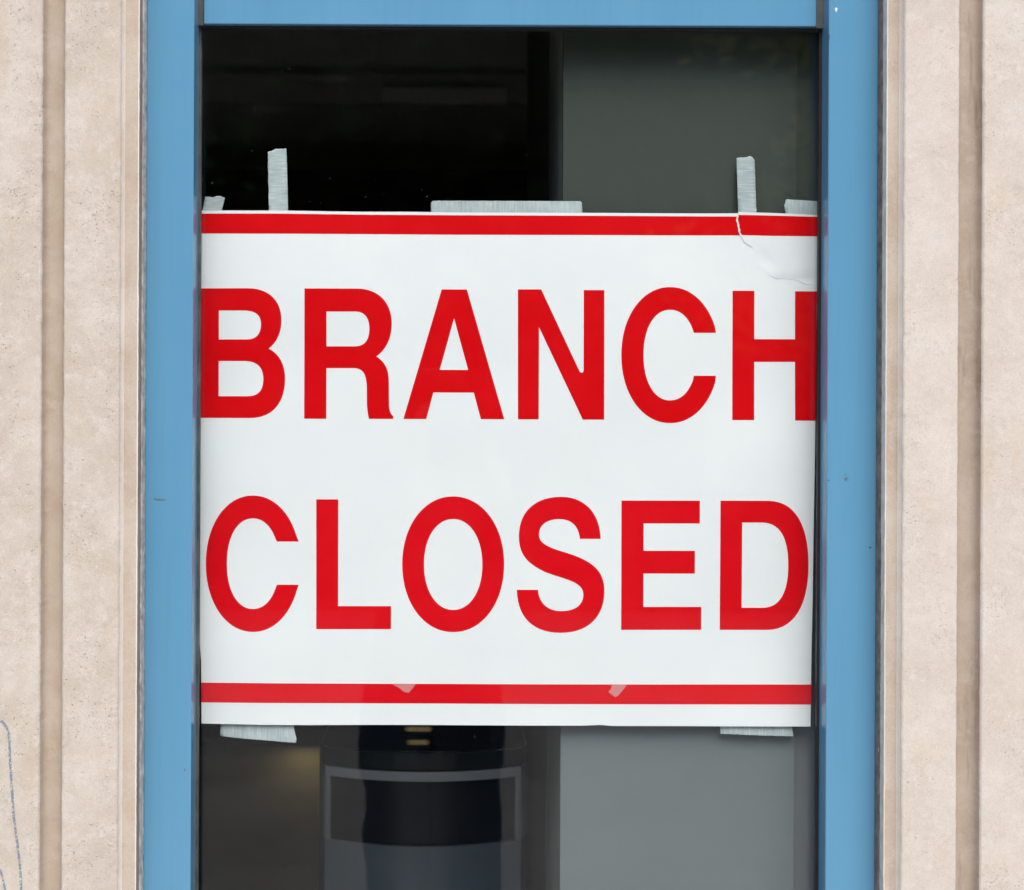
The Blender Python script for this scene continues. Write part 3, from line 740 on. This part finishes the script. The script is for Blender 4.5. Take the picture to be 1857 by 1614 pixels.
karc('upper_band', -1, 1, zk(1418), zk(1401), 0, M_KIOSK, parent=kiosk)
karc('trim', -1, 1, zk(1400.8), zk(1397.5), .006, M_KDARK, parent=kiosk)
karc('cap', -1, 1, zk(1397.2), zk(1366.6), .001, M_KCAP, parent=kiosk)
karc('top_plate', -.97, .97, zk(1366.5), zk(1364), .006, M_KTOP, parent=kiosk, back=.92)
# counter further back with strip lamps
yc = 2.3
M_COUNT = simple('dark_counter', (.035, .030, .027), .45, .2, 5)
M_CFRONT = simple('warm_counter_front', (.20, .18, .14), .7, .12, 5)
cnt = empty('counter', (X(600, yc), yc, 0), 'dark service counter deep inside, lit from beneath its edge', 'counter')
zt = Z(1354, yc - .12)
adopt(box('counter_top', X(340, yc), X(900, yc), yc - .12, yc + .5, zt, zt + .05, M_COUNT, bev=.004), cnt)
adopt(box('front_panel', X(345, yc), X(895, yc), yc, yc + .03, 0, zt - .001, M_CFRONT), cnt)
adopt(box('rear_shelf', X(340, 2.9), X(900, 2.9), 2.86, 3.1, Z(1340, 2.8), Z(1340, 2.8) + .03, M_COUNT, bev=.003), cnt)
def lampmat(name, col, st):
    m = bpy.data.materials.new(name); m.use_nodes = True
    p = m.node_tree.nodes['Principled BSDF']; p.inputs['Base Color'].default_value = (.8, .75, .5, 1)
    p.inputs['Emission Color'].default_value = (*col, 1); p.inputs['Emission Strength'].default_value = st
    return m
M_LAMP = lampmat('warm_lamp', (1.0, .80, .36), 18)
M_LAMP2 = lampmat('dim_warm_lamp', (1.0, .74, .32), .42)
def striplamp(px0, px1, py, y, label, mat, h=.008):
    a, b = X(px0, y), X(px1, y); z = Z(py, y)
    t = empty('strip_lamp', ((a + b) / 2, y, z), label, 'lamp', 'small strip lamps inside')
    adopt(box('housing', a - .01, b + .01, y + .001, y + .03, z, z + .02, M_COUNT, bev=.002), t)
    adopt(box('tube', a, b, y - .009, y, z + .002, z + .002 + h, mat, bev=.003), t)
striplamp(525, 588, 1352.5, yc - .06, 'warm strip lamp under the counter edge, left of the kiosk', M_LAMP)
for zz, a, b, lb in ((1.76, 738, 783, 'lower'), (1.815, 742, 778, 'upper')):
    t = empty('strip_lamp', (X(760, 4.5), 4.58, zz), lb + ' of two small warm strip lamps on the back wall, mirrored in the kiosk top', 'lamp', 'small strip lamps inside')
    adopt(box('housing', X(a, 4.5) - .02, X(b, 4.5) + .02, 4.562, 4.598, zz - .008, zz + .018, M_COUNT, bev=.002), t)
    adopt(box('tube', X(a, 4.5), X(b, 4.5), 4.548, 4.561, zz, zz + .0026, M_LAMP2, bev=.0008), t)

# ------------------------------------------------------------------ the street opposite (mirrored in the glass)
M_BARK = simple('tree_bark', (.09, .07, .05), .95, .3, 20, bmp=.6, bscale=60)
def leaf_mat(name, a, b):
    m, n, l, p = new_mat(name)
    c = ramp(n, l, noise_tex(n, l, pos_map(n, l), 3, 3), [(0.35, a), (0.65, b)])
    l.new(c, p.inputs['Base Color']); p.inputs['Roughness'].default_value = .6
    p.inputs['Specular IOR Level'].default_value = .25
    t = N(n, 'ShaderNodeBsdfTranslucent'); l.new(c, t.inputs[0]); mx = N(n, 'ShaderNodeMixShader'); mx.inputs[0].default_value = .5
    l.new(p.outputs[0], mx.inputs[1]); l.new(t.outputs[0], mx.inputs[2]); l.new(mx.outputs[0], n['Material Output'].inputs[0])
    return m
M_LEAF = [leaf_mat('dark_leaves', (.035, .055, .018), (.060, .090, .028)), leaf_mat('yellow_green_leaves', (.20, .25, .045), (.32, .33, .08))]
def tube(vs_, fs, p, q, r0, r1, n=8):
    d = (q - p).normalized(); a = d.orthogonal().normalized(); b = d.cross(a); k = len(vs_)
    for c, r in ((p, r0), (q, r1)):
        for i in range(n):
            t = 2 * math.pi * i / n; vs_.append(c + a * math.cos(t) * r + b * math.sin(t) * r)
    for i in range(n): fs.append((k + i, k + (i + 1) % n, k + n + (i + 1) % n, k + n + i))
def tree(x, y, h, rad, zc, label, seed, mat, nl, leaf=.11, flat=.75, ncl=70, cs=1.0):
    rnd = random.Random(seed)
    t = empty('street_tree', (x, y, 0), label, 'tree', 'trees across the street')
    vs_, fs = [], []; p = Vector((x, y, -.1)); tops = []
    r = .17 * h / 8
    for i in range(5):
        q = p + Vector((rnd.uniform(-.12, .12), rnd.uniform(-.12, .12), h * .15)); tube(vs_, fs, p, q, r, r * .85); p = q; r *= .85
        if i >= 1:
            for k in range(3):
                a = rnd.uniform(0, 6.28); e = p + Vector((math.cos(a), math.sin(a), rnd.uniform(.2, .8))) * rad * rnd.uniform(.5, .85)
                m_ = (p + e) / 2 + Vector((0, 0, .25)); tube(vs_, fs, p, m_, r * .5, r * .35, 6); tube(vs_, fs, m_, e, r * .35, r * .12, 6); tops += [m_, e]
    tops.append(p)
    adopt(mesh_obj('trunk', vs_, fs, M_BARK, None, True), t)
    vs_, fs = [], []
    cl = []
    for i in range(ncl):
        v = Vector((rnd.gauss(0, 1), rnd.gauss(0, 1), rnd.gauss(0, 1))).normalized() * rnd.uniform(.35, 1) ** .5
        cl.append((Vector((x, y, zc)) + Vector((v.x * rad, v.y * rad, v.z * rad * flat)), rad * cs * rnd.uniform(.16, .30)))
    cl += [(q, rad * .22 * cs) for q in tops]
    for i in range(nl):
        c, cr = rnd.choice(cl)
        o = c + Vector((rnd.gauss(0, .6), rnd.gauss(0, .6), rnd.gauss(0, .5))) * cr
        a = Vector((rnd.gauss(0, 1), rnd.gauss(0, 1), rnd.gauss(0, .6))).normalized(); b = a.orthogonal().normalized()
        b = (Matrix.Rotation(rnd.uniform(0, 6.28), 3, a) @ b); s = leaf * rnd.uniform(.6, 1.3); k = len(vs_)
        vs_ += [o - a * s, o + b * s * .45, o + a * s, o - b * s * .45]; fs.append((k, k + 1, k + 2, k + 3))
    adopt(mesh_obj('crown', vs_, fs, mat), t)
tree(3.6, -11.6, 7.5, 2.1, 4.6, 'yellow green leafy street tree mirrored in the upper right of the glass', 11, M_LEAF[1], 2600, .10, ncl=12, cs=.8)
tree(-2.6, -16.5, 10.5, 4.2, 5.4, 'dark leafy tree mirrored in the upper left of the glass', 12, M_LEAF[0], 16000, .16)
tree(2.4, -18.5, 11.5, 4.4, 5.8, 'dark leafy tree mirrored in the top middle of the glass', 13, M_LEAF[0], 16000, .16)
tree(7.6, -17.0, 11, 4.4, 5.6, 'dark leafy tree mirrored at the right edge of the glass', 14, M_LEAF[0], 16000, .16)
tree(-8.0, -18.0, 11, 4.4, 5.6, 'dark leafy tree far to the left across the street', 15, M_LEAF[0], 12000, .16)
# clipped hedgerow added on the far side to darken the glass reflection
hd = empty('added_hedge', (0, -14, 0), 'dark clipped hedgerow added along the far pavement to darken the reflection in the glass', 'added_hedge')
adopt(box('added_hedge_core', -24, 24, -14.6, -14.0, 0, 2.2, M_LEAF[0]), hd)
rnd = random.Random(5); vs_, fs = [], []
for i in range(26000):
    o = Vector((rnd.uniform(-24, 24), -14.0 + rnd.gauss(.02, .07), rnd.uniform(.02, 2.3)))
    if rnd.random() < .2: o = Vector((o.x, rnd.uniform(-14.6, -13.95), 2.2 + rnd.gauss(.05, .08)))
    a = Vector((rnd.gauss(0, 1), rnd.gauss(0, .6), rnd.gauss(0, 1))).normalized(); b = Matrix.Rotation(rnd.uniform(0, 6.28), 3, a) @ a.orthogonal().normalized(); k = len(vs_); q = rnd.uniform(.05, .11)
    vs_ += [o - a * q, o + b * q * .5, o + a * q, o - b * q * .5]; fs.append((k, k + 1, k + 2, k + 3))
lv = adopt(mesh_obj('leaves', vs_, fs, M_LEAF[0]), hd); lv['kind'] = 'stuff'
# building behind the trees
M_BRICK = simple('pinkish_brick', (.20, .125, .105), .9, .15, 6)
M_BWIN = simple('dark_window_glass', (.02, .025, .03), .15)
M_BFRM = simple('grey_window_frame', (.12, .12, .12), .6)
bl = empty('brick_building', (0, -27, 0), 'pinkish brick building behind the trees across the street', 'building')
adopt(box('wall', -22, 22, -36, -27, -.1, 12, M_BRICK), bl)
adopt(box('cornice', -22.2, 22.2, -36.2, -26.8, 12.002, 12.5, M_KERB), bl)
for i in range(9):
    for zf in (1.0, 4.6, 8.2):
        xx = -18 + i * 4.5
        f_ = adopt(box('window', xx - .75, xx + .75, -26.99, -26.93, zf, zf + 2.0, M_BFRM), bl)
        g_ = box('pane', xx - .65, xx + .65, -26.929, -26.915, zf + .1, zf + 1.9, M_BWIN)
        g_.parent = f_

# ------------------------------------------------------------------ the photographer mirrored in the glass
M_TROU = simple('dark_navy_trousers', (.040, .072, .120), .9, .35, 9, bmp=.4, bscale=300)
M_JACK = simple('black_jacket', (.012, .012, .014), .8, .2, 12)
M_SKIN = simple('skin', (.24, .145, .11), .55, .06, 20)
M_HAIR = simple('dark_hair', (.012, .009, .008), .9, .2, 40, spec=.1)
M_SHOE = simple('black_leather', (.02, .02, .02), .4)
M_CAMB = simple('black_camera_body', (.015, .015, .016), .45, bmp=.3, bscale=900)
def skin_obj(name, chains, mat, parent, sub=2, root=0):
    """chains: list of lists of (key, co, r); equal keys are the same joint"""
    idx, vs_, rs, es = {}, [], [], []
    for ch in chains:
        prev = None
        for key, co, r in ch:
            if key not in idx: idx[key] = len(vs_); vs_.append(co); rs.append(r)
            k = idx[key]
            if prev is not None: es.append((prev, k))
            prev = k
    me = bpy.data.meshes.new(name); me.from_pydata(vs_, es, []); me.materials.append(mat)
    o = bpy.data.objects.new(name, me); COL.objects.link(o)
    bm = bmesh.new(); bm.from_mesh(me); lay = bm.verts.layers.skin.verify()
    bm.verts.ensure_lookup_table()
    for i, v in enumerate(bm.verts):
        r = rs[i]; v[lay].radius = r if isinstance(r, tuple) else (r, r); v[lay].use_root = False
    seen = set()
    for v in bm.verts:
        if v in seen: continue
        v[lay].use_root = True; st = [v]
        while st:
            a = st.pop()
            if a in seen: continue
            seen.add(a); st += [e.other_vert(a) for e in a.link_edges]
    bm.to_mesh(me); bm.free()
    sk = o.modifiers.new('skin', 'SKIN'); sk.use_smooth_shade = True
    ss = o.modifiers.new('subsurf', 'SUBSURF'); ss.levels = sub; ss.render_levels = sub
    return adopt(o, parent) if parent else o
bx, by = CAM.x - .055, -2.36
per = empty('person', (bx, by, 0), 'person in dark trousers and jacket holding a camera, mirrored in the glass below the sign', 'person')
def P(x, y, z): return (bx + x, by + y, z)
hx, hz = .075 + .02, 1.60     # camera hand point relative to the body
# body: one continuous figure
legs = []
body = [[('pel', P(0, 0, .97), (.15, .105)), ('wst', P(0, .0, 1.12), (.14, .10)), ('chs', P(0, -.01, 1.30), (.155, .11)), ('shl', P(0, -.01, 1.44), (.085, .068)), ('nck', P(0, .01, 1.53), .055), ('jaw', P(.01, .045, 1.60), (.062, .07)), ('hd', P(.01, .03, 1.68), (.076, .094)), ('top', P(.01, .02, 1.75), (.062, .075))]]
for s, nm in ((-1, 'l'), (1, 'r')):
    body.append([('pel', P(0, 0, .97), (.15, .105)), ('hip' + nm, P(s * .095, 0, .90), .088), ('thi' + nm, P(s * .10, .01, .70), .075), ('kne' + nm, P(s * .095, .02, .50), .055), ('cal' + nm, P(s * .095, -.01, .32), .053), ('ank' + nm, P(s * .095, -.02, .10), .038), ('too' + nm, P(s * .105, .12, .045), .035)])
    tgt = (hx + s * .055, .205, 1.585)
    body.append([('shl', P(0, -.01, 1.44), (.085, .068)), ('sho' + nm, P(s * .175, -.01, 1.41), .046), ('elb' + nm, P(s * .225, .09, 1.21), .043), ('wri' + nm, P(tgt[0] + s * .03, tgt[1] - .04, tgt[2] - .075), .028), ('pal' + nm, P(tgt[0] + s * .012, tgt[1], tgt[2] - .03), (.034, .022))])
    # fingers curl over the front of the camera, thumb behind
    for k, (dz, ln) in enumerate(((-.002, .072), (.016, .080), (.033, .075), (.048, .060))):
        b0 = P(tgt[0] + s * .010, tgt[1] + .008, tgt[2] - .030 + dz * .8)
        body.append([(f'f{nm}{k}0', b0, .010), (f'f{nm}{k}1', (b0[0] + s * .004, b0[1] + .030, b0[2] + .004), .0092), (f'f{nm}{k}2', (b0[0] - s * .016, b0[1] + .044, b0[2] + .004), .0085), (f'f{nm}{k}3', (b0[0] - s * (ln - .045), b0[1] + .044, b0[2] + .002), .0075)])
    tb = P(tgt[0] + s * .006, tgt[1] - .012, tgt[2] - .04)
    body.append([(f't{nm}0', tb, .012), (f't{nm}1', (tb[0] - s * .018, tb[1] - .008, tb[2] + .022), .0105), (f't{nm}2', (tb[0] - s * .034, tb[1] - .004, tb[2] + .040), .009)])
skin_obj('body', body, M_SKIN, per)
# face
def ball(name, c, r, mat, parent, sc=(1, 1, 1)):
    bm = bmesh.new(); bmesh.ops.create_uvsphere(bm, u_segments=20, v_segments=14, radius=1)
    for v in bm.verts: v.co = Vector((v.co.x * r * sc[0] + c[0], v.co.y * r * sc[1] + c[1], v.co.z * r * sc[2] + c[2]))
    return adopt(bm_obj(name, bm, mat, None, True), parent)
ball('hair', P(.01, -.008, 1.722), .097, M_HAIR, per, (.98, 1.12, .98))
ball('hair', P(.01, -.045, 1.665), .072, M_HAIR, per, (1.08, .8, 1.1))
M_EYE = simple('eye', (.16, .14, .12), .3); M_LIP = simple('lips', (.36, .13, .11), .5)
for s in (-1, 1):
    ball('eye', P(.01 + s * .031, .100, 1.675), .0125, M_EYE, per)
    ball('ear', P(.01 + s * .078, .02, 1.665), .028, M_SKIN, per, (.35, .6, 1.1))
ball('nose', P(.01, .125, 1.645), .017, M_SKIN, per, (.85, 1, 1.5))
ball('mouth', P(.01, .106, 1.605), .022, M_LIP, per, (1.2, .5, .35))
# clothes
tr = [[('pel', P(0, 0, .985), (.172, .125)), ('wst', P(0, 0, 1.05), (.165, .12))]]
for s, nm in ((-1, 'l'), (1, 'r')):
    tr.append([('pel', P(0, 0, .985), (.172, .125)), ('hip' + nm, P(s * .092, 0, .88), (.116, .122)), ('thi' + nm, P(s * .092, .01, .70), (.116, .116)), ('kne' + nm, P(s * .086, .02, .50), (.110, .110)), ('cal' + nm, P(s * .088, -.005, .30), (.102, .100)), ('hem' + nm, P(s * .092, -.015, .10), (.09, .085))])
to = skin_obj('trousers', tr, M_TROU, per, 3)
tx = bpy.data.textures.new('cloth_folds', 'CLOUDS'); tx.noise_scale = .16; tx.noise_depth = 2
dm = to.modifiers.new('folds', 'DISPLACE'); dm.texture = tx; dm.texture_coords = 'LOCAL'; dm.strength = .065; dm.mid_level = .5
jk = [[('pel', P(0, 0, .90), (.190, .140)), ('hp', P(0, 0, .985), (.188, .138)), ('wst', P(0, .0, 1.12), (.172, .128)), ('chs', P(0, -.01, 1.30), (.178, .132)), ('shl', P(0, -.01, 1.43), (.135, .118)), ('col', P(0, 0, 1.50), .072)]]
for s, nm in ((-1, 'l'), (1, 'r')):
    tgt = (hx + s * .055, .205, 1.585)
    jk.append([('shl', P(0, -.01, 1.43), (.135, .118)), ('sho' + nm, P(s * .182, -.01, 1.415), .080), ('elb' + nm, P(s * .228, .09, 1.205), .058), ('cuf' + nm, P(tgt[0] + s * .038, tgt[1] - .055, tgt[2] - .095), .040)])
skin_obj('jacket', jk, M_JACK, per)
for s in (-1, 1):
    bm = bmesh.new(); bm_box(bm, bx + s * .10 - .048, bx + s * .10 + .048, by - .085, by + .19, 0.0, .085, .03, 3)
    adopt(bm_obj('shoe', bm, M_SHOE, None, True), per)
# camera in the hands
cx, cy, cz = CAM.x, by + .205, 1.60
ct = empty('photo_camera', (cx, cy, cz - .05), 'black camera held up by the person mirrored in the glass', 'camera')
adopt(box('camera_body', cx - .066, cx + .066, cy - .03, cy + .035, cz - .048, cz + .048, M_CAMB, bev=.01, seg=3), ct)
adopt(box('viewfinder', cx - .028, cx + .028, cy - .032, cy + .03, cz + .0485, cz + .075, M_CAMB, bev=.008, seg=3), ct)
ln = lathe('lens', [(.034, cy + .0355), (.036, cy + .05), (.033, cy + .06), (.038, cy + .09), (.036, cy + .115), (.030, cy + .1155), (.029, cy + .105)], M_CAMB, (cx, 0, cz - .004), None, 28, 'Y')
adopt(ln, ct)
